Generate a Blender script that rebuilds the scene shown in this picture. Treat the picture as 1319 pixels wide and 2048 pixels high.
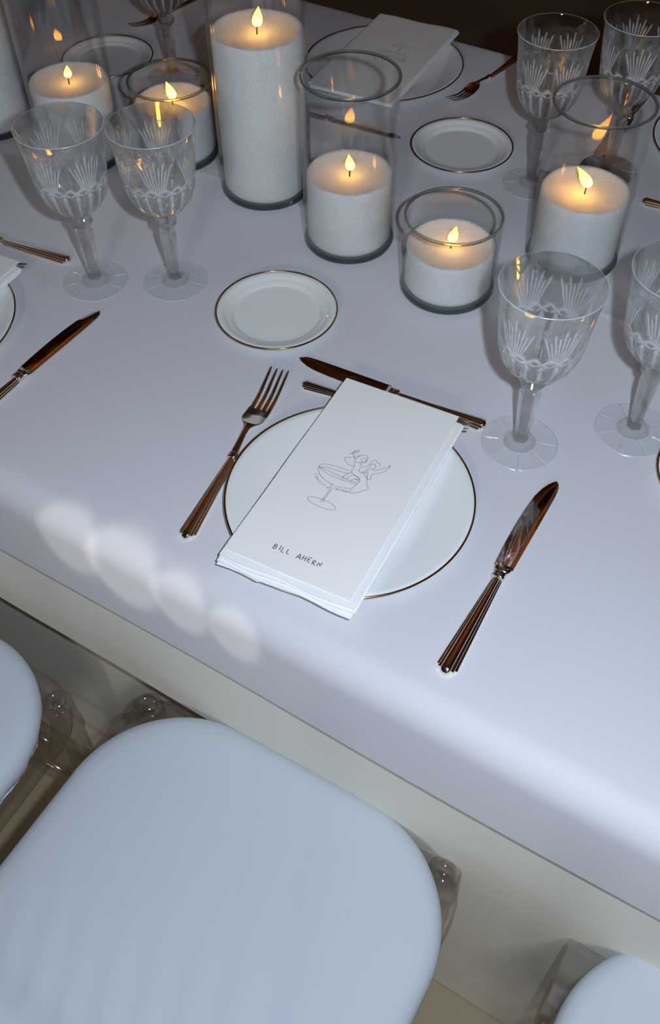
import bpy, math, random
from mathutils import Vector, Matrix
random.seed(7)
for o in list(bpy.data.objects): bpy.data.objects.remove(o, do_unlink=True)
SC = bpy.context.scene
COL = SC.collection
PI = math.pi
T = 0.75                                   # height of the table top

# ------------------------------------------------------------------ camera
cam_d = bpy.data.cameras.new('camera'); cam = bpy.data.objects.new('camera', cam_d); COL.objects.link(cam)
cam_d.sensor_fit = 'VERTICAL'; cam_d.sensor_height = 36.0; cam_d.lens = 1907/2048*36.0
cam_d.clip_start = 0.02; cam_d.clip_end = 60
PITCH, ROLL = math.radians(51.15), math.radians(-0.7)
FW = Vector((0, math.cos(PITCH), -math.sin(PITCH))); RT0 = Vector((1, 0, 0)); UP0 = RT0.cross(FW)
RT = RT0*math.cos(ROLL) + UP0*math.sin(ROLL); UP = UP0*math.cos(ROLL) - RT0*math.sin(ROLL)
CAMPOS = Vector((0, 0, T+0.77))
m = Matrix.Identity(4)
for i in range(3): m[i][0], m[i][1], m[i][2], m[i][3] = RT[i], UP[i], -FW[i], CAMPOS[i]
cam.matrix_world = m
SC.camera = cam

# ------------------------------------------------------------------ world, lights, exposure
w = bpy.data.worlds.new('world'); SC.world = w; w.use_nodes = True
bg = w.node_tree.nodes['Background']; bg.inputs[0].default_value = (0.55, 0.75, 0.85, 1); bg.inputs[1].default_value = 0.02
vs = SC.view_settings; vs.view_transform = 'Standard'; vs.look = 'None'; vs.gamma = 1.0; vs.use_curve_mapping = False; vs.exposure = 0.0

def spot(name, loc, target, power, colour, radius, angle, blend):
    d = bpy.data.lights.new(name, 'SPOT'); o = bpy.data.objects.new(name, d); COL.objects.link(o)
    d.energy = power; d.color = colour; d.shadow_soft_size = radius; d.spot_size = math.radians(angle); d.spot_blend = blend
    o.location = loc; o.rotation_euler = (Vector(target)-Vector(loc)).to_track_quat('-Z', 'Y').to_euler()
    return o
# the camera's own flash, beside the lens
flash_pos = CAMPOS + RT*0.075 + UP*0.035 + FW*0.015
spot('camera_flash', flash_pos, flash_pos+FW, 28.5, (0.79, 0.935, 1.10), 0.012, 115, 0.35)
# the venue's warm spotlight, behind the diners on the left
spot('venue_spotlight', (-2.3, 0.7, 2.05), (0.12, 0.86, T), 7.0, (1.0, 0.88, 0.84), 0.03, 24, 0.25)
# a broad soft fill added high behind the photographer to brighten the skirt
spot('skirt_fill_light', (-0.7, -2.4, 2.3), (-0.05, 0.45, 0.6), 42.0, (1.0, 0.93, 0.84), 0.22, 44, 0.5)
# added spots whose small pools imitate caustics on the table's near edge
for (px_, py_, a_, e_) in ((-.296, .585, 1.4, 115), (-.236, .546, 1.6, 130), (-.178, .502, 1.2, 120), (-.124, .464, 1.05, 115)):
    spot('caustic_spot', (-1.9+px_*.3, -1.6, 2.8), (px_, py_, T-.006), e_, (1.0, 0.94, 0.84), 0.006, a_*1.12, 0.5)
# second added fill from the same place, slightly less warm
spot('skirt_fill_light', (-0.7, -2.4, 2.3), (-0.05, 0.45, 0.6), 27.0, (1.0, 0.95, 0.88), 0.22, 44, 0.5)

# ------------------------------------------------------------------ materials
def nt(name):
    mt = bpy.data.materials.new(name); mt.use_nodes = True
    t = mt.node_tree; t.nodes.clear()
    return mt, t, t.nodes.new('ShaderNodeOutputMaterial')
def principled(name, col, rough=0.5, metal=0.0, spec=0.5, bump=None, var=None, sheen=0.0, sss=0.0, coat=0.0):
    mt, t, out = nt(name); b = t.nodes.new('ShaderNodeBsdfPrincipled')
    b.inputs['Base Color'].default_value = (*col, 1); b.inputs['Roughness'].default_value = rough
    b.inputs['Metallic'].default_value = metal; b.inputs['Specular IOR Level'].default_value = spec
    if sheen: b.inputs['Sheen Weight'].default_value = sheen
    if coat: b.inputs['Coat Weight'].default_value = coat
    if sss:
        b.inputs['Subsurface Weight'].default_value = sss; b.inputs['Subsurface Radius'].default_value = (0.02, 0.012, 0.006); b.inputs['Subsurface Scale'].default_value = 0.5
    tc = t.nodes.new('ShaderNodeTexCoord')
    if var:                                 # (scale, second colour)
        n = t.nodes.new('ShaderNodeTexNoise'); n.inputs['Scale'].default_value = var[0]; n.inputs['Detail'].default_value = 4
        r = t.nodes.new('ShaderNodeMix'); r.data_type = 'RGBA'; r.inputs[6].default_value = (*col, 1); r.inputs[7].default_value = (*var[1], 1)
        t.links.new(tc.outputs['Object'], n.inputs['Vector']); t.links.new(n.outputs['Fac'], r.inputs[0]); t.links.new(r.outputs[2], b.inputs['Base Color'])
    if bump:                                # (scale, strength, distance[, stretch])
        n = t.nodes.new('ShaderNodeTexNoise'); n.inputs['Scale'].default_value = bump[0]; n.inputs['Detail'].default_value = 3
        bp = t.nodes.new('ShaderNodeBump'); bp.inputs['Strength'].default_value = bump[1]; bp.inputs['Distance'].default_value = bump[2]
        if len(bump) > 3:
            mp = t.nodes.new('ShaderNodeMapping'); mp.inputs['Scale'].default_value = bump[3]
            t.links.new(tc.outputs['Object'], mp.inputs['Vector']); t.links.new(mp.outputs['Vector'], n.inputs['Vector'])
        else: t.links.new(tc.outputs['Object'], n.inputs['Vector'])
        t.links.new(n.outputs['Fac'], bp.inputs['Height']); t.links.new(bp.outputs['Normal'], b.inputs['Normal'])
    t.links.new(b.outputs[0], out.inputs[0]); return mt
def thin_glass(name, tint, rough=0.0, f0=.04, edge=.35, refr=0.0, power=4.0):
    """clear glass: a see-through tint under a reflection that grows toward grazing angles, optionally part true refraction"""
    mt, t, out = nt(name)
    tr = t.nodes.new('ShaderNodeBsdfTransparent'); tr.inputs[0].default_value = (*tint, 1)
    gl = t.nodes.new('ShaderNodeBsdfGlossy'); gl.inputs['Roughness'].default_value = rough; gl.inputs[0].default_value = (1, 1, 1, 1)
    lw = t.nodes.new('ShaderNodeLayerWeight'); lw.inputs[0].default_value = .5
    pw = t.nodes.new('ShaderNodeMath'); pw.operation = 'POWER'; pw.inputs[1].default_value = power
    ma = t.nodes.new('ShaderNodeMath'); ma.operation = 'MULTIPLY_ADD'; ma.inputs[1].default_value = edge; ma.inputs[2].default_value = f0
    t.links.new(lw.outputs['Facing'], pw.inputs[0]); t.links.new(pw.outputs[0], ma.inputs[0])
    mx = t.nodes.new('ShaderNodeMixShader')
    t.links.new(ma.outputs[0], mx.inputs[0]); t.links.new(tr.outputs[0], mx.inputs[1]); t.links.new(gl.outputs[0], mx.inputs[2])
    last = mx
    if refr:
        g = t.nodes.new('ShaderNodeBsdfGlass'); g.inputs['Color'].default_value = (*tint, 1); g.inputs['Roughness'].default_value = rough; g.inputs['IOR'].default_value = 1.52
        m2 = t.nodes.new('ShaderNodeMixShader'); m2.inputs[0].default_value = refr
        t.links.new(mx.outputs[0], m2.inputs[1]); t.links.new(g.outputs[0], m2.inputs[2]); last = m2
    t.links.new(last.outputs[0], out.inputs[0]); return mt
def emission(name, col, strength):
    mt, t, out = nt(name); e = t.nodes.new('ShaderNodeEmission'); e.inputs[0].default_value = (*col, 1); e.inputs[1].default_value = strength
    t.links.new(e.outputs[0], out.inputs[0]); return mt
def flame_material():
    mt, t, out = nt('candle_flame')
    tc = t.nodes.new('ShaderNodeTexCoord'); sx = t.nodes.new('ShaderNodeSeparateXYZ'); r = t.nodes.new('ShaderNodeValToRGB'); e = t.nodes.new('ShaderNodeEmission')
    r.color_ramp.elements[0].position = 0.0; r.color_ramp.elements[0].color = (1, .47, .05, 1)
    r.color_ramp.elements[1].position = 1.0; r.color_ramp.elements[1].color = (.80, .17, .008, 1)
    k = r.color_ramp.elements.new(0.45); k.color = (1, .44, .032, 1)
    e.inputs[1].default_value = 20.0
    t.links.new(tc.outputs['Generated'], sx.inputs[0]); t.links.new(sx.outputs['Z'], r.inputs[0]); t.links.new(r.outputs[0], e.inputs[0]); t.links.new(e.outputs[0], out.inputs[0])
    return mt
M = {}
M['cloth'] = principled('white_table_linen', (.70, .685, .725), .62, spec=.25, sheen=.15, bump=(900, .12, .0006), var=(5, (.68, .67, .71)))
M['undercloth'] = principled('white_skirt_linen', (.86, .835, .755), .7, spec=.2, bump=(700, .10, .0006), var=(3, (.80, .77, .68)))
M['cushion'] = principled('white_cushion_cotton', (.585, .625, .675), .8, spec=.2, bump=(9, .22, .006, (1.6, .5, 1)), var=(6, (.565, .61, .66)))
M['napkin'] = principled('white_napkin_linen', (.93, .92, .92), .8, spec=.2, bump=(1400, .15, .0004))
M['card'] = principled('white_card_stock', (.93, .90, .88), .7, spec=.2, bump=(2500, .05, .0002))
M['ink'] = principled('grey_print_ink', (.26, .25, .25), .8, spec=.1)
M['pen'] = principled('dark_olive_pen_ink', (.06, .055, .03), .6, spec=.2)
M['china'] = principled('white_glazed_china', (.86, .87, .86), .06, spec=.6)
M['gold'] = principled('gold_rim_line', (.42, .27, .10), .22, metal=1.0)
M['silver'] = principled('silver_plate', (.88, .83, .72), .15, metal=1.0, bump=(350, .03, .0005))
M['steel'] = principled('polished_steel_blade', (.70, .66, .62), .045, metal=1.0)
M['wax'] = principled('granulated_white_wax', (.93, .92, .92), .6, spec=.3, bump=(750, 1.0, .003), sss=.22)
M['wick'] = principled('charred_wick', (.035, .022, .014), .9)
M['flame'] = flame_material()
M['vessel'] = thin_glass('clear_vase_glass', (.980, .986, .984), .015, .032, .42, 0, 3.5)
M['vessel_thick'] = thin_glass('thick_vase_glass', (.80, .86, .85), .0, .05, .4, .68)
M['crystal'] = thin_glass('cut_crystal', (.985, .992, .992), .04, .05, .5, .40, 3.0)
M['crystal_foot'] = thin_glass('polished_crystal_foot', (.985, .992, .992), .03, .03, .14, 0, 3.0)
def ground_cut(name, amount):
    """the wheel-cut facets: part see-through, part bright ground glass whose white stands in for flash glints"""
    mt, t, out = nt(name)
    tr = t.nodes.new('ShaderNodeBsdfTransparent'); tr.inputs[0].default_value = (.97, .98, .98, 1)
    gl = t.nodes.new('ShaderNodeBsdfGlossy'); gl.inputs['Roughness'].default_value = .22
    df = t.nodes.new('ShaderNodeBsdfDiffuse'); df.inputs[0].default_value = (.95, .96, .97, 1)  # diffuse white paints the flash glints into the ground facets
    m1 = t.nodes.new('ShaderNodeMixShader'); m1.inputs[0].default_value = .22
    m2 = t.nodes.new('ShaderNodeMixShader'); m2.inputs[0].default_value = amount
    t.links.new(df.outputs[0], m1.inputs[1]); t.links.new(gl.outputs[0], m1.inputs[2])
    t.links.new(tr.outputs[0], m2.inputs[1]); t.links.new(m1.outputs[0], m2.inputs[2]); t.links.new(m2.outputs[0], out.inputs[0])
    return mt
def cut_bowl(name):
    """clear crystal that turns to ground glass, whitened to imitate glints, where the wheel has cut it (mesh attribute 'cutting')"""
    mt = thin_glass(name, (.985, .992, .992), .03, .05, .45, .40, 3.0); t = mt.node_tree
    out = next(n for n in t.nodes if n.type == 'OUTPUT_MATERIAL'); base = out.inputs[0].links[0].from_socket
    at = t.nodes.new('ShaderNodeAttribute'); at.attribute_name = 'cutting'
    gl = t.nodes.new('ShaderNodeBsdfGlossy'); gl.inputs['Roughness'].default_value = .14
    df = t.nodes.new('ShaderNodeBsdfDiffuse'); df.inputs[0].default_value = (.95, .96, .97, 1)  # white colour in the bowl cuts stands in for flash sparkle
    m1 = t.nodes.new('ShaderNodeMixShader'); m1.inputs[0].default_value = .35
    mu = t.nodes.new('ShaderNodeMath'); mu.operation = 'MULTIPLY'; mu.inputs[1].default_value = .50
    m2 = t.nodes.new('ShaderNodeMixShader')
    t.links.new(df.outputs[0], m1.inputs[1]); t.links.new(gl.outputs[0], m1.inputs[2]); t.links.new(at.outputs['Fac'], mu.inputs[0])
    t.links.new(mu.outputs[0], m2.inputs[0]); t.links.new(base, m2.inputs[1]); t.links.new(m1.outputs[0], m2.inputs[2]); t.links.new(m2.outputs[0], out.inputs[0])
    return mt
M['cut_bowl'] = cut_bowl('cut_crystal_bowl')
M['cut'] = ground_cut('wheel_cut_facets', .34)
M['lip'] = ground_cut('lip_white_glint', .55)  # whitened edge colour imitates the bright glint along lip and foot
M['crystal_stem'] = thin_glass('faceted_crystal_stem', (.99, .995, .995), .0, .07, .5, .45, 3.0)
M['resin'] = thin_glass('clear_chair_resin', (.93, .905, .89), .06, .07, .4, .10)
M['floor'] = principled('brown_timber_floor', (.42, .34, .22), .5, spec=.35, bump=(40, .05, .002), var=(6, (.34, .27, .17)))
M['wall'] = principled('dark_panelled_wall', (.13, .055, .025), .6, var=(1.2, (.08, .034, .016)))
M['ceiling'] = principled('warm_timber_ceiling', (.42, .19, .075), .8, var=(1.5, (.26, .11, .042)))
M['brass'] = principled('aged_brass', (.5, .33, .14), .3, metal=1)
M['bulb'] = emission('added_uplight_glass', (1, .55, .22), 9.0)

# ------------------------------------------------------------------ mesh helpers
class MB:
    def __init__(s): s.v = []; s.f = []
    def add(s, vs, fs):
        b = len(s.v); s.v += [tuple(v) for v in vs]; s.f += [tuple(i+b for i in f) for f in fs]
    def grid(s, rows, close_u=False, close_v=False, cap0=False, cap1=False):
        n, k = len(rows), len(rows[0]); vs = [p for r in rows for p in r]; fs = []
        for i in range(n if close_v else n-1):
            for j in range(k if close_u else k-1):
                a, b = i, (i+1) % n; c = (j+1) % k
                fs.append((a*k+j, a*k+c, b*k+c, b*k+j))
        if cap0: fs.append(tuple(reversed(range(k))))
        if cap1: fs.append(tuple(range((n-1)*k, n*k)))
        s.add(vs, fs)
    def lathe(s, prof, n=64, cx=0, cy=0, fn=None, closed=False):
        rows = []
        for (r, z) in prof:
            row = []
            for j in range(n):
                a = 2*PI*j/n; rr = r if fn is None else fn(r, z, a)
                row.append((cx+rr*math.cos(a), cy+rr*math.sin(a), z))
            rows.append(row)
        s.grid(rows, close_u=True, close_v=closed)
    def tube(s, pts, r, n=10, closed=False):
        P = [Vector(p) for p in pts]; rows = []; N = len(P); side = None
        for i in range(N):
            if closed: d = P[(i+1) % N]-P[i-1]
            else: d = P[min(i+1, N-1)]-P[max(i-1, 0)]
            d.normalize(); ref = Vector((0, 0, 1)) if abs(d.z) < .95 else Vector((1, 0, 0))
            a = d.cross(ref).normalized(); b = a.cross(d).normalized(); rr = r[i] if isinstance(r, (list, tuple)) else r
            rows.append([tuple(P[i]+a*rr*math.cos(2*PI*j/n)+b*rr*math.sin(2*PI*j/n)) for j in range(n)])
        s.grid(rows, close_u=True, close_v=closed, cap0=not closed, cap1=not closed)
    def box(s, x0, x1, y0, y1, z0, z1):
        v = [(x, y, z) for z in (z0, z1) for y in (y0, y1) for x in (x0, x1)]
        s.add(v, [(0, 2, 3, 1), (4, 5, 7, 6), (0, 1, 5, 4), (2, 6, 7, 3), (0, 4, 6, 2), (1, 3, 7, 5)])
    def build(s, name, mat, parent=None, smooth=True, sharp=None):
        me = bpy.data.meshes.new(name); me.from_pydata(s.v, [], s.f); me.validate(); me.update()
        import bmesh
        bm = bmesh.new(); bm.from_mesh(me); bmesh.ops.recalc_face_normals(bm, faces=bm.faces); bm.to_mesh(me); bm.free()
        me.materials.append(mat)
        if smooth: me.shade_smooth()
        if sharp is not None: me.set_sharp_from_angle(angle=math.radians(sharp))
        o = bpy.data.objects.new(name, me); COL.objects.link(o)
        if parent: o.parent = parent
        return o
def tag(o, label=None, cat=None, group=None, kind=None):
    if label: o['label'] = label
    if cat: o['category'] = cat
    if group: o['group'] = group
    if kind: o['kind'] = kind
    return o
def empty(name, loc=(0, 0, 0), rz=0.0):
    o = bpy.data.objects.new(name, None); o.empty_display_size = .05; COL.objects.link(o); o.location = loc; o.rotation_euler = (0, 0, rz); return o
def copy_tree(o, parent=None):
    c = o.copy(); COL.objects.link(c); c.parent = parent
    for ch in o.children: copy_tree(ch, c)
    return c
def place(proto, used, x, y, z, rz, label, group=None, scale=1.0, rot=None):
    """move the first one, copy it (with its parts) for every later one"""
    if not used: o = proto; used.append(1)
    else:
        o = copy_tree(proto)
    o.location = (x, y, z); o.rotation_euler = rot if rot else (0, 0, rz); o.scale = (scale,)*3
    o['label'] = label
    if group: o['group'] = group
    return o
def lerp(a, b, t): return a+(b-a)*t
def interp(tab, x):
    if x <= tab[0][0]: return tab[0][1]
    for (x0, y0), (x1, y1) in zip(tab, tab[1:]):
        if x <= x1: return lerp(y0, y1, (x-x0)/(x1-x0))
    return tab[-1][1]
def sstep(a, b, x):
    t = max(0, min(1, (x-a)/(b-a))); return t*t*(3-2*t)

# ------------------------------------------------------------------ room shell
mb = MB(); mb.box(-4, 4, -3, 5.5, -.05, 0); tag(mb.build('floor', M['floor'], smooth=False), kind='structure')
for nm, bx in (('wall_left', (-4.1, -4, -3, 5.5, 0, 3.1)), ('wall_right', (4, 4.1, -3, 5.5, 0, 3.1)), ('wall_back', (-4, 4, 5.5, 5.6, 0, 3.1)), ('wall_front', (-4, 4, -3.1, -3, 0, 3.1))):
    mb = MB(); mb.box(*bx); tag(mb.build(nm, M['wall'], smooth=False), kind='structure')
mb = MB(); mb.box(-4, 4, -3, 5.5, 3.1, 3.2); tag(mb.build('ceiling', M['ceiling'], smooth=False), kind='structure')

# unseen uplights, added to wash the ceiling so the silver reflects brown
def make_added_uplight(x, y, power, label):
    r = empty('added_uplight', (x, y, 3.1)); tag(r, label, 'added lamp', 'added brass uplights, out of view, warming the silver reflections')
    mb = MB(); mb.tube([(0, 0, 0), (0, 0, -.2), (0, 0, -.45)], .006, 8); mb.build('rod', M['brass'], r)
    mb = MB(); mb.lathe([(.05, 0), (.05, -.015), (.006, -.03)], 24); mb.build('ceiling_rose', M['brass'], r)
    mb = MB(); mb.lathe([(0, -.50), (.06, -.495), (.12, -.465), (.155, -.42), (.16, -.40), (.155, -.40), (.15, -.42), (.115, -.458), (.06, -.487), (0, -.492)], 40); mb.build('bowl', M['brass'], r)
    mb = MB(); mb.lathe([(0, -.48), (.03, -.475), (.045, -.45), (.03, -.425), (0, -.42)], 20, .07, 0); mb.build('bulb', M['bulb'], r)
    d = bpy.data.lights.new('added_uplight_glow', 'POINT'); d.energy = power; d.color = (1, .62, .30); d.shadow_soft_size = .02
    o = bpy.data.objects.new('added_uplight_glow', d); COL.objects.link(o); o.parent = r; o.location = (-.05, 0, -.41)
for (x, y, p, l) in ((.75, 2.25, 4.5, 'added brass bowl uplight, out of view above the far side of the table'), (-1.3, 3.3, 2.8, 'added brass bowl uplight, out of view well beyond the far table edge'), (1.9, 4.0, 2.0, 'added brass bowl uplight, out of view in the back corner of the room'), (-2.4, .9, 2.5, 'added brass bowl uplight, out of view over the bare end of the table')):
    make_added_uplight(x, y, p, l)

# ------------------------------------------------------------------ the long table's cloths (u along the table, v across it)
TABROT = -math.atan(.626); EU = Vector((math.cos(TABROT), math.sin(TABROT), 0)); EV = Vector((-math.sin(TABROT), math.cos(TABROT), 0))
TORG = Vector((0, .435, 0)); TW = 1.18
def cloth_profile(v0, v1, ztop, zhem, R, hem_flare=0.0):
    """near hem, up, over the top, down to the far hem"""
    p = []
    for i in range(8):
        t = i/8; p.append((v0-hem_flare*(1-t), lerp(zhem, ztop-R, t)))
    for i in range(9):
        a = PI-(PI/2)*i/8; p.append((v0+R+R*math.cos(a), ztop-R+R*math.sin(a)))
    return p
root = empty('tablecloth', (TORG.x, TORG.y, 0), TABROT)
tag(root, 'white linen tablecloth with a short straight overhang, spread along the long table', 'tablecloth')
R = .034
half = cloth_profile(0, TW, T, T-.124, R, .004)
mid = [(R+(TW-2*R)*i/40, T) for i in range(1, 40)]
mid = sorted(mid+[(TW/2+.012+d, T) for d in (-.004, -.0015, .0015, .004)])
prof = half+mid+[(TW-v, z) for v, z in reversed(half)]
us = [-2.6+.0325*i for i in range(161)]
rows = []
for u in us:
    row = []
    for (v, z) in prof:
        drop = max(0, (T-z)/.124); s = -1 if v < TW/2 else 1
        wob = .0025*math.sin(u*3.1+1.3)*drop + .0012*math.sin(u*9.7)*drop
        zz = z + .0012*math.sin(u*2.3+.4)*(1 if z < T-.123 else 0)
        if z == T and abs(v-(TW/2+.012)) < .002: zz += .0006
        row.append((u, v+s*wob, zz))
    rows.append(row)
mb = MB(); mb.grid(rows)
mb.grid([[(p[0], p[1]+(.0016 if p[1] < TW/2 else -.0016)*sstep(0, .02, T-p[2]), p[2]-.0016*(1-sstep(0, .02, T-p[2]))) for p in r] for r in rows])
mb.build('top_cloth', M['cloth'], root)
def skirt(name, label, u0, u1, v0, v1, ztop, zbot, amp, ph, tilt=0.0, zfn=None):
    r = empty(name, (TORG.x, TORG.y, 0), TABROT); tag(r, label, 'table skirt')
    n = int((u1-u0)/.02)
    for nm, va, sg in (('near_panel', v0, -1), ('far_panel', v1, 1)):
        mb = MB(); rws = []
        for i in range(n+1):
            u = u0+(u1-u0)*i/n; col = []
            for k in range(13):
                zb = zbot if zfn is None else zfn(u)
                t = k/12; z = lerp(ztop, zb, t)
                d = amp*t*(math.sin(u*7+ph)+.5*math.sin(u*17+ph*2))
                col.append((u, va+d+sg*tilt*min(1, max(0, (T-.124-z)/.14)), z))
            rws.append(col)
        mb.grid(rws)
        mb.grid([[(p[0], p[1]-sg*.0018, p[2]) for p in c] for c in rws])
        mb.build(nm, M['undercloth'], r)
        mb = MB(); mb.tube([(c[-1][0], c[-1][1]-sg*.0012, c[-1][2]+.001) for c in rws], .0010, 6); mb.build('hem', M['undercloth'], r)
    return r
skirt('under_skirt', 'white under skirt whose hem ends halfway down behind the chairs', -2.55, 2.55, .004, TW-.004, T-.045, T-.268, .0018, .4, .008, lambda u: lerp(T-.268, .004, sstep(-.08, .13, u)))
skirt('floor_skirt', 'white floor-length table skirt falling to the timber floor', -2.55, 2.55, .014, TW-.014, T-.05, .002, .004, 1.7)

# ------------------------------------------------------------------ chairs
def rrect(hw, hd, r, n=10, bulge=0.0, trap=0.0):
    pts = []
    for (sx, sy, a0) in ((1, 1, 0), (-1, 1, PI/2), (-1, -1, PI), (1, -1, 1.5*PI)):
        for i in range(n+1):
            a = a0+PI/2*i/n; pts.append(((hw-r)*sx+r*math.cos(a), (hd-r)*sy+r*math.sin(a)))
    # even out: resample and bulge the sides
    out = []
    for x, y in pts:
        x2 = x*(1+bulge*(1-(y/hd)**2)); y2 = y*(1+bulge*(1-(x/hw)**2)); out.append((x2*(1+trap*y/hd), y2))
    return out
def resample(pts, n):
    P = [Vector((*p, 0)) for p in pts]; P.append(P[0]); L = [0]
    for a, b in zip(P, P[1:]): L.append(L[-1]+(b-a).length)
    out = []; k = 0
    for i in range(n):
        d = L[-1]*i/n
        while L[k+1] < d: k += 1
        t = (d-L[k])/max(1e-9, L[k+1]-L[k]); q = P[k].lerp(P[k+1], t); out.append((q.x, q.y))
    return out
SEAT_H = T-.29
def make_chair():
    r = empty('dining_chair'); tag(r, 'x', 'chair', 'clear resin chairs along the near side of the table')
    hw, hd = .226, .205
    # seat frame: a flat ring
    o = resample(rrect(hw, hd, .062, 10, .02), 96); i_ = resample(rrect(hw-.043, hd-.043, .04, 10, .02), 96)
    o2 = [(x*.985, y*.985) for x, y in o]
    zt, zb = SEAT_H+.004, SEAT_H-.026
    sec = [[(x, y, zb) for x, y in o2], [(x, y, zb+.005) for x, y in o], [(x, y, zt-.005) for x, y in o], [(x, y, zt) for x, y in o2], [(x, y, zt) for x, y in i_], [(x, y, zb) for x, y in i_]]
    mb = MB(); mb.grid(sec, close_u=True, close_v=True); mb.build('seat_frame', M['resin'], r, sharp=40)
    for sx in (-1, 1):
        mb = MB(); mb.lathe([(.0, 0), (.013, 0), (.014, .02), (.017, .2), (.018, SEAT_H-.06), (.021, SEAT_H-.05), (.021, SEAT_H-.04), (.018, SEAT_H-.03), (.019, SEAT_H+.006), (.0185, SEAT_H+.011), (.016, SEAT_H+.0135), (.0, SEAT_H+.014)], 28, sx*.199, hd-.026)
        leg = mb.build('leg', M['resin'], r, sharp=50)
        mb = MB(); mb.lathe([(.0, SEAT_H+.0142), (.0115, SEAT_H+.0142), (.0125, SEAT_H+.0165), (.0115, SEAT_H+.0185), (0, SEAT_H+.0192)], 24, sx*.199, hd-.026)
        mb.build('leg_cap', M['resin'], leg)
        mb = MB(); pts = []; rad = []
        for k in range(25):
            t = k/24; z = t*.92; back = -.012*math.sin(PI*min(1, z/.46))*0-.055*max(0, (z-.46)/.46)**1.3-.02*max(0, 1-z/.3)
            pts.append((sx*.175, -hd+.026+back, z)); rad.append(.012+.005*math.sin(PI*min(1, z/.5)))
        mb.tube(pts, rad, 14); mb.build('leg', M['resin'], r)
        mb = MB()
        for z in (.15, .26): mb.tube([(sx*.199, hd-.026, z), (sx*.187, 0, z), (sx*.175, -hd+.026, z)], .0075, 10)
        mb.build('stretcher', M['resin'], r)
    for y, hwid in ((hd-.026, .199), (-hd+.026, .175)):
        mb = MB()
        for z in (.20, .30): mb.tube([(-hwid, y, z), (0, y, z), (hwid, y, z)], .0075, 10)
        mb.build('stretcher', M['resin'], r)
    yb = lambda z: -hd+.026-.055*max(0, (z-.46)/.46)**1.3
    for z in (.545, .80, .865):
        mb = MB(); mb.tube([(x*.0175*10/1, yb(z)-.012*(1-abs(x)), z) for x in (-1, -.5, 0, .5, 1)], .009, 10); mb.build('back_rail', M['resin'], r)
    for k in range(7):
        x = -.12+.04*k; mb = MB(); mb.tube([(x, yb(z)-.012*(1-abs(x)/.175), z) for z in (.545, .63, .72, .80)], .0065, 8); mb.build('spindle', M['resin'], r)
    # the covered cushion
    cz = SEAT_H+.004; H = .046
    base = resample(rrect(.222, .197, .130, 14, .016), 120); rows = []
    for (t, z) in ((.02, .0), (.5, .0), (.90, .0), (.965, .003), (.99, .010), (1.0, .020), (.995, .029), (.972, .038), (.93, .0435), (.86, .0465), (.7, .049), (.5, .0505), (.25, .0515), (.02, .052)):
        row = []
        for j, (x, y) in enumerate(base):
            tt = t
            if .9 < t and z < .015: tt = t*(1+.006*math.sin(j*1.9)+.004*math.sin(j*.77+1))
            zz = z
            row.append((x*tt, y*tt-.003, cz+zz))
        rows.append(row)
    mb = MB(); mb.grid(rows, close_u=True, cap0=True, cap1=True)
    c = mb.build('cushion', M['cushion'], r)
    # gathered cover edge peeping out below the cushion
    pts = []
    for j in range(240):
        x, y = base[(j//2) % 120]; k = .972+.004*math.sin(j*.9)+.002*math.sin(j*2.3)
        pts.append((x*k, y*k-.003, cz+.0035+.0015*math.sin(j*1.3)))
    mb = MB(); mb.tube(pts, .0020, 6, closed=True); mb.build('cover_edge', M['cushion'], c)
    return r
chair = make_chair(); used_c = []
CROT = math.radians(-30.6); CE = Vector((math.cos(CROT), math.sin(CROT), 0)); CN = Vector((-math.sin(CROT), math.cos(CROT), 0))
mid2 = Vector((-.0525, .4440, 0))            # middle of the front legs of the nearest chair
def put_chair(mf, rot, label, dx, dy):
    n = Vector((-math.sin(rot), math.cos(rot), 0)); c = mf-n*.179
    o = place(chair, used_c, c.x, c.y, 0, rot, label)
    for ch in o.children:
        if ch.name.startswith('cushion'): ch.location.x = dx; ch.location.y = dy
    return o
put_chair(mid2, CROT, 'clear resin chair with white covered cushion, drawn up to the menu setting', .011, .003)
put_chair(mid2+Vector((-.457, .203, 0)), CROT+.03, 'clear resin chair with white covered cushion, its corner post showing', .000, .014)
put_chair(mid2+Vector((.505, -.262, 0)), CROT, 'clear resin chair with white cushion, before the bare stretch of table skirt', .012, .008)

# ------------------------------------------------------------------ plates
def make_plate(name, R, H, well, depth):
    r = empty(name)
    out = [(0, .002), (well*.80, .002), (well*.84, 0), (well*.90, 0), (well*.95, .003), (well*1.08, .0062), (R*.82, H*.62), (R-.004, H-.0028), (R, H-.0008)]
    inn = [(R-.001, H), (R-.006, H-.0008), (lerp(well, R, .5), H-.0008-depth*.35), (well*1.10, H-depth*.78), (well*1.0, H-depth*.97), (well*.9, H-depth), (0, H-depth)]
    mb = MB(); mb.lathe(out+inn, 128); mb.build('body', M['china'], r)
    mb = MB(); mb.lathe([(R+.0004+.0011*math.cos(a), H-.0002+.0011*math.sin(a)) for a in [2*PI*k/10 for k in range(10)]], 160, closed=True)
    tag(mb.build('gold_rim', M['gold'], r), 'thin gold rim line'); return r
din = make_plate('dinner_plate', .1285, .0145, .080, .0085); tag(din, 'x', 'plate')
ud = []
PC = Vector((.0205, .632, 0))
GD = 'gold-rimmed dinner plates on the table'
place(din, ud, PC.x, PC.y, T, 0, 'white gold-rimmed dinner plate under the handwritten menu card', GD)
place(din, ud, -.5125, .917, T, .3, 'white gold-rimmed dinner plate beyond the dark knife, near side of table', GD)
place(din, ud, .098, 1.558, T, .6, 'white gold-rimmed dinner plate under the menu at the far table edge', GD)
place(din, ud, .6145, 1.298, T, .9, 'white gold-rimmed dinner plate beside the crystal glasses behind the candle', GD)
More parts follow.
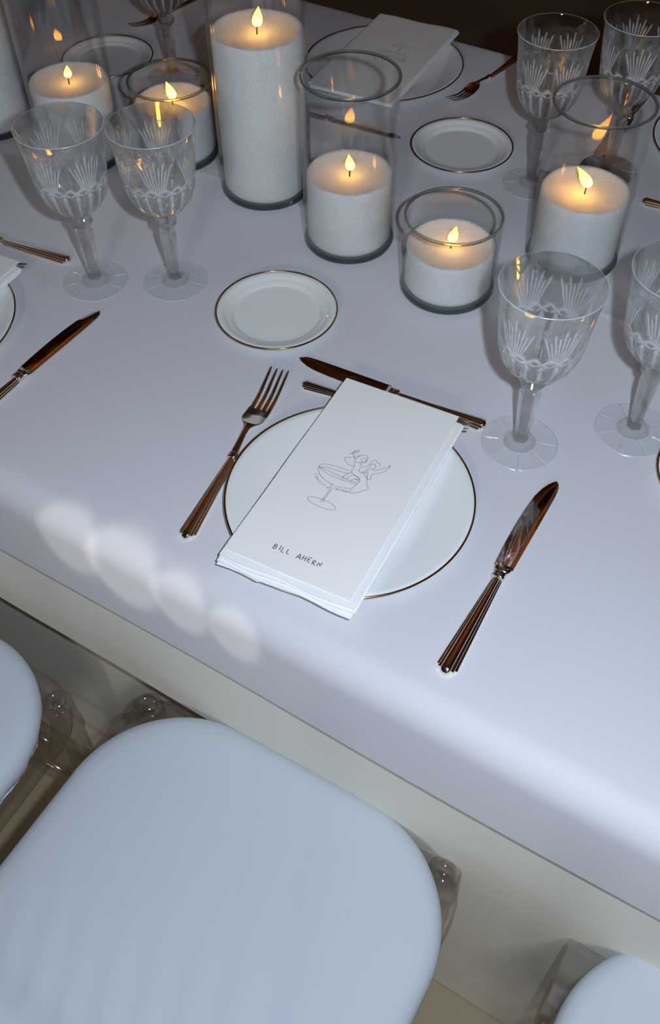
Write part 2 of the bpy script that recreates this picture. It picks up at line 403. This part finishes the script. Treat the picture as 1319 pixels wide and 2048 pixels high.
bread = make_plate('bread_plate', .0742, .0125, .053, .0085); tag(bread, 'x', 'plate'); ub = []
GB = 'gold-rimmed bread plates on the table'
place(bread, ub, -.0627, .9335, T, 0, 'small gold-rimmed bread plate above the fork and menu', GB)
place(bread, ub, .2012, 1.3048, T, .4, 'small gold-rimmed bread plate behind the low candle', GB)
place(bread, ub, -.361, 1.592, T, .8, 'small gold-rimmed bread plate behind the amber-lit candles', GB)
place(bread, ub, .420, .652, T, 1.2, 'small gold-rimmed bread plate beside the crystal goblet foot', GB)

# ------------------------------------------------------------------ napkins and menu cards
CARD_W, CARD_H = .1365, .268
def make_napkin():
    r = empty('napkin'); tag(r, 'x', 'napkin', 'folded white napkins on the dinner plates')
    W, H = .142, .268
    for k, (z0, z1, db, dr, dl) in enumerate(((.0, .0030, .0085, .000, .001), (.0027, .0057, .0075, .002, .0015), (.0053, .0083, .0035, .004, .001), (.0079, .0107, .0015, .002, .001))):
        nx, ny = 22, 40; top = []; bot = []
        for i in range(ny+1):
            y = -H/2-.004-db+(H-.002+db)*i/ny; rt, rb = [], []
            for j in range(nx+1):
                t = j/nx; x = -W/2-dl-.001+(W+dl+dr)*t
                yy = y + (0 if i else (.0012*math.sin(t*11+k)+(.003 if (k == 0 and t > .36) else 0)))
                edge = min(min(t, 1-t)*W, min(i, ny-i)*H/ny); e = 1 if edge > .002 else .3
                droop = 0.0
                wv = .0003*math.sin(t*9+i*.35+k*2)
                mid_ = (z0+z1)/2-droop+wv
                rt.append((x, yy, mid_+(z1-z0)/2*e)); rb.append((x, yy, mid_-(z1-z0)/2*e))
            top.append(rt); bot.append(rb)
        mb = MB(); mb.grid(top); mb.grid(bot)
        mb.grid([top[0], bot[0]]); mb.grid([top[-1], bot[-1]]); mb.grid([[r_[0] for r_ in top], [r_[0] for r_ in bot]]); mb.grid([[r_[-1] for r_ in top], [r_[-1] for r_ in bot]])
        mb.build('fold_layer', M['napkin'], r, sharp=50)
    return r
def ribbon(mb, pts, w, z):
    P = [Vector((x, y)) for x, y in pts]; L = []; Rr = []
    for i in range(len(P)):
        d = (P[min(i+1, len(P)-1)]-P[max(i-1, 0)])
        if d.length < 1e-9: d = Vector((1, 0))
        d.normalize(); n = Vector((-d.y, d.x))*w/2
        L.append((P[i].x+n.x, P[i].y+n.y, z)); Rr.append((P[i].x-n.x, P[i].y-n.y, z))
    mb.grid([L, Rr])
def smooth_line(pts, it=2):
    for _ in range(it):
        q = [pts[0]]
        for a, b in zip(pts, pts[1:]): q += [(a[0]*.75+b[0]*.25, a[1]*.75+b[1]*.25), (a[0]*.25+b[0]*.75, a[1]*.25+b[1]*.75)]
        pts = q+[pts[-1]]
    return pts
# the printed line drawing, in millimetres from the card's centre
DRAW = [
 [(-34.5,1.1),(-33,-3),(-29.4,-7.6),(-23.9,-11.1),(-17.9,-13.2),(-12.5,-14.1),(-8.5,-14.4)],
 [(-8.1,-19.7),(-7.2,-16.3),(-4,-14.4),(2.1,-13.1),(6.5,-11.9),(8.8,-10.5)],
 [(-34.5,1.1),(-34.6,4.5),(-31.1,6.9),(-24.3,8.7),(-17.2,9.6),(-8.8,9.7),(-3.3,9.7)],
 [(-34.3,.6),(-27.8,3.6),(-19.8,4.5),(-11.4,4.7),(-4.3,5.5),(-.4,8.9)],
 [(-34,.8),(-26.4,.7),(-17.5,-.2),(-6.9,-1.2),(-1.6,-1.9),(4.4,-2),(11.2,-.6)],
 [(-33.8,.4),(-26.4,-2.7),(-17.4,-3.9),(-8.7,-4.6),(1.2,-4.2),(11.2,-3.2)],
 [(-12.3,-14.5),(-10.5,-16.7),(-10.1,-27.5),(-10.7,-37.2),(-11.2,-40.8)],
 [(-8,-19.1),(-8.7,-27.8),(-9.6,-37.1),(-8,-40.2)],
 [(-8,-36.8),(-13.8,-36.7),(-20.8,-37.6),(-25.1,-39.8),(-25.3,-42.1),(-22.2,-44.7),(-15.8,-46),(-7.3,-46.6),(.5,-46),(5.5,-44.4),(7.1,-41.3),(3.7,-38.9),(-2.2,-36.9),(-8,-36.8)],
 [(-6,-.5),(-1.4,-2.4),(.2,4.9),(3.6,6.7),(10.2,5.3),(12,3.1),(5.4,2.8),(3.5,-2)],
 [(-6,-.5),(-3.7,6.1),(-.4,8.9)], [(6.3,2.7),(11.8,1.9)],
 [(-2.5,19.8),(-1.2,16.1),(-1.6,11.5),(-.4,8.9),(4.3,7.1),(9.4,6),(11.8,3.5),(12.4,.6),(10.1,-7),(8.7,-16.7),(11.1,-16.5),(18.2,-12),(20.3,-7.5),(24.8,-3.6),(24.5,-2.1),(20.5,1.1),(18.3,6.9),(16.3,10.2),(11.6,13.1)],
 [(-2.5,19.8),(-4.3,25.4),(-8.6,30.9),(-9.8,32.5)], [(-15.9,24.7),(-15,21.9),(-10.1,17.9),(-5.5,17.1),(-2,17.8)], [(-16,24.9),(-10.4,27.5),(-5.4,31.5),(-1.9,35)],
 [(-14.1,30.7),(-12.3,33.4),(-10,35.7),(-9.2,39.5),(-5.8,39.7),(-7.2,37.2),(-8.9,35.2),(-12.1,31.2),(-10.8,37.5),(-7,40.5)],
 [(-5.1,27.2),(-3.8,31.8),(-.8,36.2),(2.9,37.6),(6.2,35),(7.1,30.4),(6,27.1),(2.4,25.7),(-1,23.9),(-3.5,24.7)],
 [(.6,31.4),(1.9,27.7),(4,26),(6.2,27.7),(5.9,32),(3.1,33.3),(1.1,32.2)], [(1.9,24.9),(4.3,23.4),(3.8,20.9)],
 [(4.7,14.3),(5.5,20.8),(10.1,23.8),(13,23.1)], [(4.7,14.3),(8.3,13),(12.3,13.5),(14.5,17.9)], [(9,13.3),(12.2,21)], [(11.1,13.4),(14.3,21.1)],
 [(10.9,25.8),(12,30.8),(12.8,34.6),(15.4,35.4),(17.9,32.9),(20,34),(22,29.5)], [(12.7,24.6),(13.5,29.4),(16.6,30),(18.9,27.9),(18.4,24.3),(16,22),(13.2,22.6)],
 [(14.9,17),(15.9,12.1),(19.2,6.8),(21.6,9.7),(19.7,13),(20,17),(24.1,19.2),(27.6,22.7),(31.1,28.3)], [(17.1,21.5),(21.6,22.8),(24.9,26.7),(27.4,30.8)],
 [(27.4,30.8),(30.7,29.2),(32.6,32.4),(31.1,34.9),(29.6,33.6),(31,32.2),(31.4,36.2)]]
FONT = {  # hand-lettered capitals, strokes in a 0..1 box
 'A': [[(0,0),(.45,1),(.55,1),(.95,0)],[(.15,.38),(.8,.38)]], 'B': [[(.1,0),(.12,1),(.6,.95),(.7,.75),(.5,.55),(.12,.52)],[(.12,.52),(.7,.48),(.85,.25),(.6,.03),(.1,0)]],
 'C': [[(.85,.85),(.5,1),(.15,.75),(.1,.3),(.4,.02),(.85,.12)]], 'E': [[(.8,.98),(.12,1),(.1,0),(.85,.02)],[(.1,.5),(.65,.52)]],
 'H': [[(.1,0),(.12,1)],[(.85,0),(.82,1)],[(.1,.5),(.85,.52)]], 'I': [[(.3,0),(.34,1)]], 'L': [[(.12,1),(.1,.02),(.75,.06)]],
 'M': [[(.05,0),(.15,1),(.5,.3),(.85,1),(.95,0)]], 'N': [[(.08,0),(.12,.95),(.78,.05),(.85,1.02)]], 'R': [[(.1,0),(.12,1),(.65,.92),(.7,.65),(.12,.5),(.88,.0)]],
 'T': [[(.0,1),(.95,.98)],[(.47,1),(.45,0)]], 'U': [[(.1,1),(.12,.2),(.45,0),(.78,.2),(.85,1)]]}
def letter(mb, ch, x, y, s, rot, w, z):
    c, sn = math.cos(rot), math.sin(rot)
    for st in FONT[ch]:
        pts = [(x+(px*.72*c-py*sn)*s, y+(px*.72*sn+py*c)*s) for px, py in st]
        ribbon(mb, smooth_line(pts, 1), w, z)
def make_menu(named):
    r = empty('menu_card'); tag(r, 'x', 'menu card', 'printed menu cards on the napkins')
    nx, ny = 8, 14; top, bot = [], []
    for i in range(ny+1):
        y = -CARD_H/2+CARD_H*i/ny
        top.append([(-CARD_W/2+CARD_W*j/nx, y, .0007) for j in range(nx+1)]); bot.append([(-CARD_W/2+CARD_W*j/nx, y, 0) for j in range(nx+1)])
    mb = MB(); mb.grid(top); mb.grid(bot); mb.grid([top[0], bot[0]]); mb.grid([top[-1], bot[-1]])
    mb.grid([[q[0] for q in top], [q[0] for q in bot]]); mb.grid([[q[-1] for q in top], [q[-1] for q in bot]])
    mb.build('card', M['card'], r, smooth=False)
    mb = MB()
    for d in DRAW: ribbon(mb, smooth_line([(x/1000, y/1000) for x, y in d]), .00052, .00085)
    p = mb.build('line_drawing', M['ink'], r, smooth=False); tag(p, 'thin grey line drawing of a couple seated on a coupe glass')
    mb = MB()
    arc = [(-34.0, -9.4), (-31.9, -12.2), (-29.5, -14.5), (-26.6, -16.2), (-24.6, -17.2), (-22.0, -18.1), (-19.3, -18.9)]
    for k, ch in enumerate('CAMILLE'):
        a = math.radians(-50+34*min(1, k/5)); letter(mb, ch, arc[k][0]/1000+.0006, arc[k][1]/1000-.001, .0026, a, .00045, .00085)
    letter(mb, 'E', -.0147, -.0216, .0024, -.1, .00045, .00085); letter(mb, 'T', -.0127, -.0217, .0024, -.05, .00045, .00085)
    for k, ch in enumerate('ARTHUR'): letter(mb, ch, -.0052+.0023*k, -.0196+.0004*k, .0026, .15, .00045, .00085)
    mb.build('lettering', M['ink'], r, smooth=False)
    if named:
        mb = MB(); x = -.0262
        for k, ch in enumerate('BILL AHERN'):
            if ch == ' ': x += .0062; continue
            letter(mb, ch, x, -.1128+.0006*math.sin(k*2.1), .0060, .02*math.sin(k*1.7), .00078, .00085)
            x += .0034 if ch == 'I' else .0055
        tag(mb.build('handwritten_name', M['pen'], r, smooth=False), 'handwritten name in dark ink')
    return r
nap = make_napkin(); un = []
MROT = math.radians(-27.6)
NB = T+.0152
place(nap, un, .0215, .6395, NB, MROT, 'folded white napkin under the menu card with a handwritten name')
place(nap, un, -.512, .9245, NB, MROT, 'folded white napkin on the plate beyond the dark knife')
place(nap, un, .097, 1.551, NB, MROT+PI, 'folded white napkin on the plate at the far table edge')
menu = make_menu(True); menu.location = (.0190, .6425, NB+.0109); menu.rotation_euler = (0, 0, MROT)
menu['label'] = 'white menu card with a handwritten name and line drawing, lying on napkin'
menu2 = make_menu(False); menu2.location = (-.514, .9275, NB+.0109); menu2.rotation_euler = (0, 0, MROT); menu2['label'] = 'white menu card on the napkin beyond the dark knife'
menu3 = copy_tree(menu2); menu3.location = (.100, 1.548, NB+.0109); menu3.rotation_euler = (0, 0, MROT+PI); menu3['label'] = 'white menu card in shade on the napkin at the far table edge'

# ------------------------------------------------------------------ cutlery (length along +y, handle end at 0)
def handle_mesh(mb, L, w0, w1, h):
    # three stacked tapering bars whose ends step back from the rounded middle one
    for (wf, y0, hf, rnd) in ((1.0, .0075, .42, 0), (.78, .0042, .68, 0), (.54, .0, 1.0, 1)):
        rows = []
        N = 26
        for i in range(N+1):
            t = i/N; y = lerp(y0, L, t**1.3 if rnd else t)
            hw = lerp(w0, w1, y/L)*.5*wf; k = 1.0
            if rnd:
                e = min(1, (y-y0)/.005); k = math.sqrt(max(.03, 1-(1-e)**2))
            hh = h*hf*lerp(1, .86, y/L)
            row = []
            for a in range(13):
                an = PI*a/12; cx = math.cos(an); sx = math.sin(an)
                p = .55 if rnd else .28
                row.append((hw*k*math.copysign(abs(cx)**p, cx), y, hh*(k if rnd else 1)*sx**p if sx > 1e-9 else 0))
            rows.append(row)
        mb.grid(rows, close_u=True, cap0=True, cap1=True)
def ring_loft(mb, st, n=20, pw=.8):
    """st: (y, half width, half height, z centre)"""
    rows = []
    for (y, hw, hh, zc) in st:
        row = []
        for j in range(n):
            a = 2*PI*j/n; c, s = math.cos(a), math.sin(a)
            row.append((hw*math.copysign(abs(c)**pw, c), y, zc+hh*math.copysign(abs(s)**pw, s)))
        rows.append(row)
    mb.grid(rows, close_u=True, cap0=True, cap1=True)
def collar(mb, y0, hw, hh, zc):
    ring_loft(mb, [(y0, hw*.92, hh*.9, zc), (y0+.001, hw*1.12, hh*1.15, zc), (y0+.003, hw*1.14, hh*1.2, zc), (y0+.0042, hw*1.0, hh*1.0, zc), (y0+.0052, hw*1.08, hh*1.12, zc), (y0+.0072, hw*1.08, hh*1.12, zc), (y0+.0085, hw*.92, hh*.92, zc)])
def make_fork():
    r = empty('fork'); tag(r, 'x', 'fork')
    mb = MB(); handle_mesh(mb, .117, .0195, .0095, .0068); mb.build('handle', M['silver'], r, sharp=35)
    mb = MB(); collar(mb, .116, .0046, .0034, .0038); mb.build('collar', M['silver'], r)
    mb = MB()
    ring_loft(mb, [(.123, .0040, .0030, .0040), (.135, .0033, .0025, .0062), (.150, .0029, .0022, .0090), (.160, .0034, .0018, .0097), (.166, .0052, .0013, .0093)])
    def zf(y): return interp([(.160, .0097), (.168, .0088), (.176, .0060), (.184, .0036), (.195, .0022), (.21, .0026), (.225, .0050), (.24, .0088), (.256, .0135)], y)
    wt = [(.158, .0030), (.163, .0045), (.167, .0075), (.171, .0108), (.176, .0128), (.184, .0133), (.196, .0131)]
    top, bot = [], []
    for i in range(18):
        y = .158+.038*i/17; hw = interp(wt, y); a, b = [], []
        for j in range(13):
            s = -1+2*j/12; cup = .0016*s*s*sstep(.165, .18, y)
            a.append((hw*s, y, zf(y)+.0009+cup)); b.append((hw*s, y, zf(y)-.0009+cup))
        top.append(a); bot.append(b)
    mb.grid([[*a, *reversed(b)] for a, b in zip(top, bot)], close_u=True, cap0=True, cap1=True)
    for k in range(4):
        xc0 = (-1.5+k)*.0070; rows = []
        for i in range(15):
            t = i/14; y = .1935+.0625*t; hw = lerp(.0025, .0010, t)*(1 if i < 14 else .4); xc = xc0*lerp(1, 1.02, t); z = zf(y)
            cup = .0016*(xc0/.013)**2
            rows.append([(xc-hw, y, z+cup-.0009), (xc+hw, y, z+cup-.0009), (xc+hw, y, z+cup+.0006), (xc+hw*.6, y, z+cup+.001), (xc-hw*.6, y, z+cup+.001), (xc-hw, y, z+cup+.0006)])
        mb.grid(rows, close_u=True, cap0=True, cap1=True)
    mb.build('head', M['silver'], r, sharp=50)
    return r
def make_knife():
    r = empty('knife'); tag(r, 'x', 'knife')
    mb = MB(); handle_mesh(mb, .120, .0215, .0105, .0080); mb.build('handle', M['silver'], r, sharp=35)
    mb = MB(); collar(mb, .119, .0060, .0042, .0046)
    ring_loft(mb, [(.127, .0066, .0040, .0046), (.132, .0085, .0030, .0046), (.137, .0098, .0016, .0046)]); mb.build('collar', M['silver'], r)
    mb = MB(); rows = []
    L = [(.134, -.0096), (.16, -.0108), (.19, -.0112), (.215, -.0104), (.235, -.0088), (.248, -.0058), (.257, -.0022), (.262, .0008), (.264, .0030)]
    Rr = [(.134, .0096), (.20, .0102), (.24, .0104), (.252, .0098), (.259, .0082), (.2625, .0060), (.264, .0040)]
    for i in range(41):
        y = .134+.130*i/40; l, q = interp(L, y), interp(Rr, y); a = []
        for j in range(11):
            s = j/10; x = lerp(l, q, s); th = .0011*interp([(0, .12), (.35, .8), (.8, 1), (1, .75)], s); a.append((x, th))
        rows.append([(x, y, .0046+t) for x, t in a]+[(x, y, .0046-t) for x, t in reversed(a)])
    mb.grid(rows, close_u=True, cap0=True, cap1=True); tag(mb.build('blade', M['steel'], r, sharp=50), 'polished steel blade')
    return r
fork, knife = make_fork(), make_knife(); uf, uk = [], []
def put_cut(proto, used, base_len, tip, end, label, group, z=T+.0002):
    t, e = Vector(tip), Vector(end); d = t-e; s = d.length/base_len
    return place(proto, used, e.x, e.y, z, math.atan2(-d.x, d.y), label, group, s)
GC = 'silver cutlery laid around the settings'
put_cut(fork, uf, .256, (-.0555, .8225), (-.1480, .5860), 'silver dinner fork with stepped handle, tines beside the menu card', GC)
put_cut(knife, uk, .264, (.2360, .6552), (.1010, .4278), 'silver dinner knife with amber reflections on the open cloth', GC)
put_cut(knife, uk, .264, (-.0350, .8488), (.1752, .7380), 'silver dessert knife above the menu card, touching the goblet foot', GC)
put_cut(fork, uf, .256, (.1540, .7290), (-.0312, .8110), 'silver dessert fork half hidden under the menu card', GC)
put_cut(knife, uk, .264, (-.2863, .9435), (-.4275, .7205), 'dinner knife with dark blade below the pair of crystal goblets', GC)
put_cut(knife, uk, .264, (-.555, 1.1435), (-.3371, 1.0483), 'dessert knife whose handle points at the foot of the paired goblets', GC)
put_cut(fork, uf, .256, (-.392, 1.0225), (-.577, 1.1045), 'dessert fork tucked beneath the napkin beyond the dark knife', GC)
put_cut(fork, uf, .256, (.197, 1.437), (.3290, 1.5985), 'dark silver fork by the far plate and table edge', GC)
put_cut(knife, uk, .264, (.115, 1.340), (-.095, 1.450), 'dessert knife seen behind the tall candle vases', GC)
put_cut(knife, uk, .264, (.398, 1.276), (.535, 1.506), 'dark dinner knife seen through the empty vase top', GC)
put_cut(knife, uk, .264, (.650, 1.058), (.4400, 1.1695), 'dessert knife whose handle end lies beside the candle vase', GC)
put_cut(fork, uf, .256, (-.335, 1.705), (-.209, 1.860), 'dark silver fork behind the bread plate and amber candles', GC)

# ------------------------------------------------------------------ candles in glass vases
def make_candle(R, H, wax_h, fl_tilt, fl_h, x, y, label, tilt_dir=0.0, wick_off=(0, 0)):
    r = empty('candle_vase', (x, y, T+.0005)); tag(r, label, 'candle', 'lit pearl candles in clear glass vases')
    th = .0030; B_ = .011
    # wall, open at the top
    out = [(R, .006)]+[(R, lerp(.006, H-.002, k/12)) for k in range(1, 13)]
    inn = [(R-th, lerp(H-.002, B_, k/12)) for k in range(13)]
    mb = MB(); mb.lathe(out, 96); mb.lathe(inn, 96)
    glass = mb.build('glass_wall', M['vessel'], r)
    mb = MB(); rt = .0019; mb.lathe([(R-th/2+rt*math.cos(a), H-.001+rt*math.sin(a)) for a in [2*PI*k/12 for k in range(12)]], 128, closed=True); mb.build('rim', M['vessel_thick'], r)
    mb = MB(); mb.lathe([(0, 0), (R-.010, 0), (R-.006, .0006), (R-.002, .0025), (R-.0002, .0062), (R-.0004, .0085), (R-th-.0005, .0100), (R-th-.003, .0085), (R-.014, .0068), (0, .0066)], 96); mb.build('base', M['vessel_thick'], r)
    # granular wax with a shallow melt hollow
    wr = R-th-.0022; prof = [(0, .0072), (wr*.82, .0072), (wr*.95, .0098), (wr, .0155)]
    prof += [(wr, lerp(.0155, wax_h-.002, k/10)) for k in range(1, 11)]
    prof += [(wr-.0015, wax_h), (wr*.9, wax_h-.0012), (wr*.7, wax_h-.004), (wr*.4, wax_h-.006), (wr*.15, wax_h-.0068), (0, wax_h-.007)]
    rnd = random.Random(int(1000*(x+y+3)))
    ph = [rnd.uniform(0, 6) for _ in range(4)]
    mb = MB(); mb.lathe(prof, 96, fn=lambda q, z, a: q); 
    mb.v = [(vx, vy, vz+(.0004*math.sin(3*math.atan2(vy, vx)+ph[0])+.0003*math.sin(7*math.atan2(vy, vx)+ph[1]))*(1 if vz > wax_h-.003 else 0)) for vx, vy, vz in mb.v]
    mb.build('wax', M['wax'], r)
    wx, wy = wick_off; z0 = wax_h-.008
    mb = MB(); mb.tube([(wx, wy, z0), (wx, wy, z0+.006), (wx+.0008, wy, z0+.012)], .0009, 8); wick = mb.build('wick', M['wick'], r)
    # flame: a leaning teardrop
    rows = []; N = 18
    dx, dy = math.cos(tilt_dir)*fl_tilt, math.sin(tilt_dir)*fl_tilt
    for i in range(N+1):
        t = i/N; rr = .0072*(fl_h/.024)**.5*math.sin(PI*min(1, t**.62))**.85*(1-.25*t) if 0 < t < 1 else .0001
        cx = wx+.0008+dx*(t**1.6); cy = wy+dy*(t**1.6)
        rows.append([(cx+rr*math.cos(2*PI*j/20), cy+rr*.8*math.sin(2*PI*j/20), z0+.0105+fl_h*t) for j in range(20)])
    mb = MB(); mb.grid(rows, close_u=True, cap0=True, cap1=True); mb.build('flame', M['flame'], r)
    return r
make_candle(.0595, .226, .1010, .003, .020, .030, 1.090, 'pearl candle in a mid-height glass vase standing beside the tallest white candle', 2.4)
make_candle(.0595, .1065, .066, .004, .021, .152, .986, 'low pearl candle in a short glass vase behind the crystal goblet', .3)
make_candle(.0595, .214, .1010, -.018, .030, .320, 1.045, 'pearl candle in a mid-height vase with strongly leaning flame', .2)
make_candle(.0635, .330, .2220, .003, .024, -.084, 1.217, 'tallest pearl candle, white wax filling its vase high')
make_candle(.0600, .114, .0820, -.006, .026, -.217, 1.309, 'low pearl candle glowing amber behind a crystal goblet', .3)
make_candle(0.0600, .300, .1160, .002, .016, -.357, 1.306, 'pearl candle in a tall vase behind the pair of crystal goblets', 1.0)
make_candle(.0600, .330, .2300, .003, .024, -.508, 1.402, 'tall white pearl candle mostly cut off beside another vase')

# ------------------------------------------------------------------ cut crystal goblets
def make_goblet():
    r = empty('crystal_goblet'); tag(r, 'x', 'wine glass')
    Z0, Z1 = .103, .2150
    rp = [(0, .0095), (.03, .0165), (.07, .0235), (.13, .0305), (.22, .0372), (.34, .0415), (.48, .0438), (.62, .0452), (.76, .0464), (.88, .0480), (.95, .0495), (1, .0508)]
    def R_(v): return interp(rp, v)
    def tri(x): x = x % 1.0; return 1-abs(2*x-1)
    def cut(v, a):
        d = 0.0; sec = (a/(2*PI)*6) % 1.0-.5
        if .44 < v < .90:
            for k in range(-4, 5):
                c = k*.118*(.28+.72*(v-.44)/.42); top = .88-.018*abs(k) if k % 2 == 0 else .82-.018*abs(k)
                q = abs(sec-c)/.036
                if q < 1: d = max(d, .0013*(1-q)*sstep(top, top-.06, v)*sstep(.44, .48, v))
        if v < .46:
            f = tri(a/(2*PI)*18); top = .46-.10*(1-f)
            d += .0020*max(0, f-.25)/.75*sstep(.03, .12, v)*sstep(top, top-.06, v)
        if .40 < v < .54:
            u = a/(2*PI)*18; g = max(tri(u+v*11), tri(u-v*11))
            d = max(d, .0011*g*sstep(.40, .43, v)*sstep(.54, .50, v))
        return d
    NA, NZ = 324, 90; rows = []
    for i in range(NZ+1):
        v = i/NZ; row = []
        for j in range(NA):
            a = 2*PI*j/NA; q = R_(v)-cut(v, a); row.append((q*math.cos(a), q*math.sin(a), lerp(Z0, Z1, v)))
        rows.append(row)
    mb = MB(); mb.grid(rows, close_u=True, cap0=True)
    wall = lambda v: interp([(0, .004), (.3, .0042), (.6, .0032), (.86, .0020), (1, .0011)], v)
    # lip and smooth inside
    prof = [(R_(1), Z1), (R_(1)-.0003, Z1+.0006), (R_(1)-.0008, Z1+.0006)]
    for k in range(24):
        v = 1-k/23*.94; prof.append((max(.001, R_(v)-wall(v)), lerp(Z0, Z1, v)))
    prof += [(.008, Z0+.0052), (.0, Z0+.0048)]
    mb.lathe(prof, NA); bowl = mb.build('bowl', M['cut_bowl'], r)
    me = bowl.data; me.materials.append(M['cut']); me.materials.append(M['lip'])
    at = me.attributes.new('cutting', 'FLOAT', 'POINT')
    for i in range(NZ+1):
        v = i/NZ
        for j in range(NA):
            d = cut(v, 2*PI*j/NA)
            at.data[i*NA+j].value = sstep(.0009, .0018, d)*.75 if v < .37 else sstep(.0003, .0011, d)
    base = NZ*NA+1
    for i in range(2):
        for j in range(NA): me.polygons[base+i*NA+j].material_index = 2
    # faceted stem: knop below the bowl, six-sided shaft widening upward
    st = [(.0100, .0085), (.0150, .0070), (.0300, .0078), (.0500, .0090), (.0700, .0103), (.0790, .0107), (.0815, .0085), (.0840, .0080), (.0865, .0098), (.0900, .0128), (.0935, .0132), (.0970, .0108), (.0995, .0092), (.1030, .0100)]
    mb = MB(); rows = []
    for z, q in st:
        n = 24; row = []
        for j in range(n):
            a = 2*PI*j/n; fac = math.cos(PI/6)/math.cos(((a+PI/6) % (PI/3))-PI/6)
            k = 1 if z < .083 else .55
            row.append((q*lerp(1.05, fac*1.08, k)*math.cos(a), q*lerp(1.05, fac*1.08, k)*math.sin(a), z))
        rows.append(row)
    mb.grid(rows, close_u=True, cap0=True, cap1=True); mb.build('stem', M['crystal_stem'], r, sharp=28)
    mb = MB()
    n = 160; rows = []
    for (q, z) in [(.0001, .0102), (.0070, .0104), (.0090, .0112), (.0125, .0102), (.0155, .0078), (.0168, .0052), (.0176, .0046), (.022, .0044), (.027, .0041), (.032, .0038), (.037, .0034), (.0405, .0028), (.0418, .0016), (.0414, .0003), (.036, 0), (.0001, 0)]:
        row = []
        for j in range(n):
            a = 2*PI*j/n; s = 1-abs(((a/(2*PI)*8) % 1)-.5)*2; g = .0013*max(0, 1-(1-s)*q*PI/8/.0011) if (.019 < q < .0415 and z > .001) else 0
            row.append((q*math.cos(a), q*math.sin(a), z-g))
        rows.append(row)
    mb.grid(rows, close_u=True); foot = mb.build('foot', M['crystal_foot'], r, sharp=40)
    me = foot.data; me.materials.append(M['cut']); me.materials.append(M['lip']); me.materials.append(M['crystal_stem'])
    for i in range(len(rows)-1):
        for j in range(n):
            f = (j+.5)/n*8 % 1; q0 = math.hypot(*rows[i][0][:2]); q1 = math.hypot(*rows[i+1][0][:2])
            if abs(f-.5) < .045 and .017 < q0 < .0412 and q1 > q0: me.polygons[i*n+j].material_index = 1
            if i < 6: me.polygons[i*n+j].material_index = 3
            if i == 11: me.polygons[i*n+j].material_index = 2
    return r
gob = make_goblet(); ug = []
GG = 'cut crystal goblets on the table'
Zg = T+.0004
place(gob, ug, .2085, .7130, Zg, .2, 'cut crystal goblet beside the menu setting, foot by the dessert knife end', GG)
place(gob, ug, .3360, .7300, Zg, .55, 'cut crystal goblet cut off beside the bread plate', GG)
place(gob, ug, -.1945, 1.0030, Zg, .1, 'cut crystal goblet before the low amber candle', GG)
place(gob, ug, -.2975, 1.0050, Zg, .7, 'cut crystal goblet above the tip of the dark dinner knife', GG)
place(gob, ug, .2930, 1.2150, Zg, .3, 'cut crystal goblet between the bread plate and leaning candle flame', GG)
place(gob, ug, .4080, 1.2480, Zg, .9, 'cut crystal goblet behind the vase with the leaning flame', GG)
place(gob, ug, -.2480, 1.5400, Zg, .5, 'cut crystal goblet behind the low amber candle, only its stem in sight', GG)
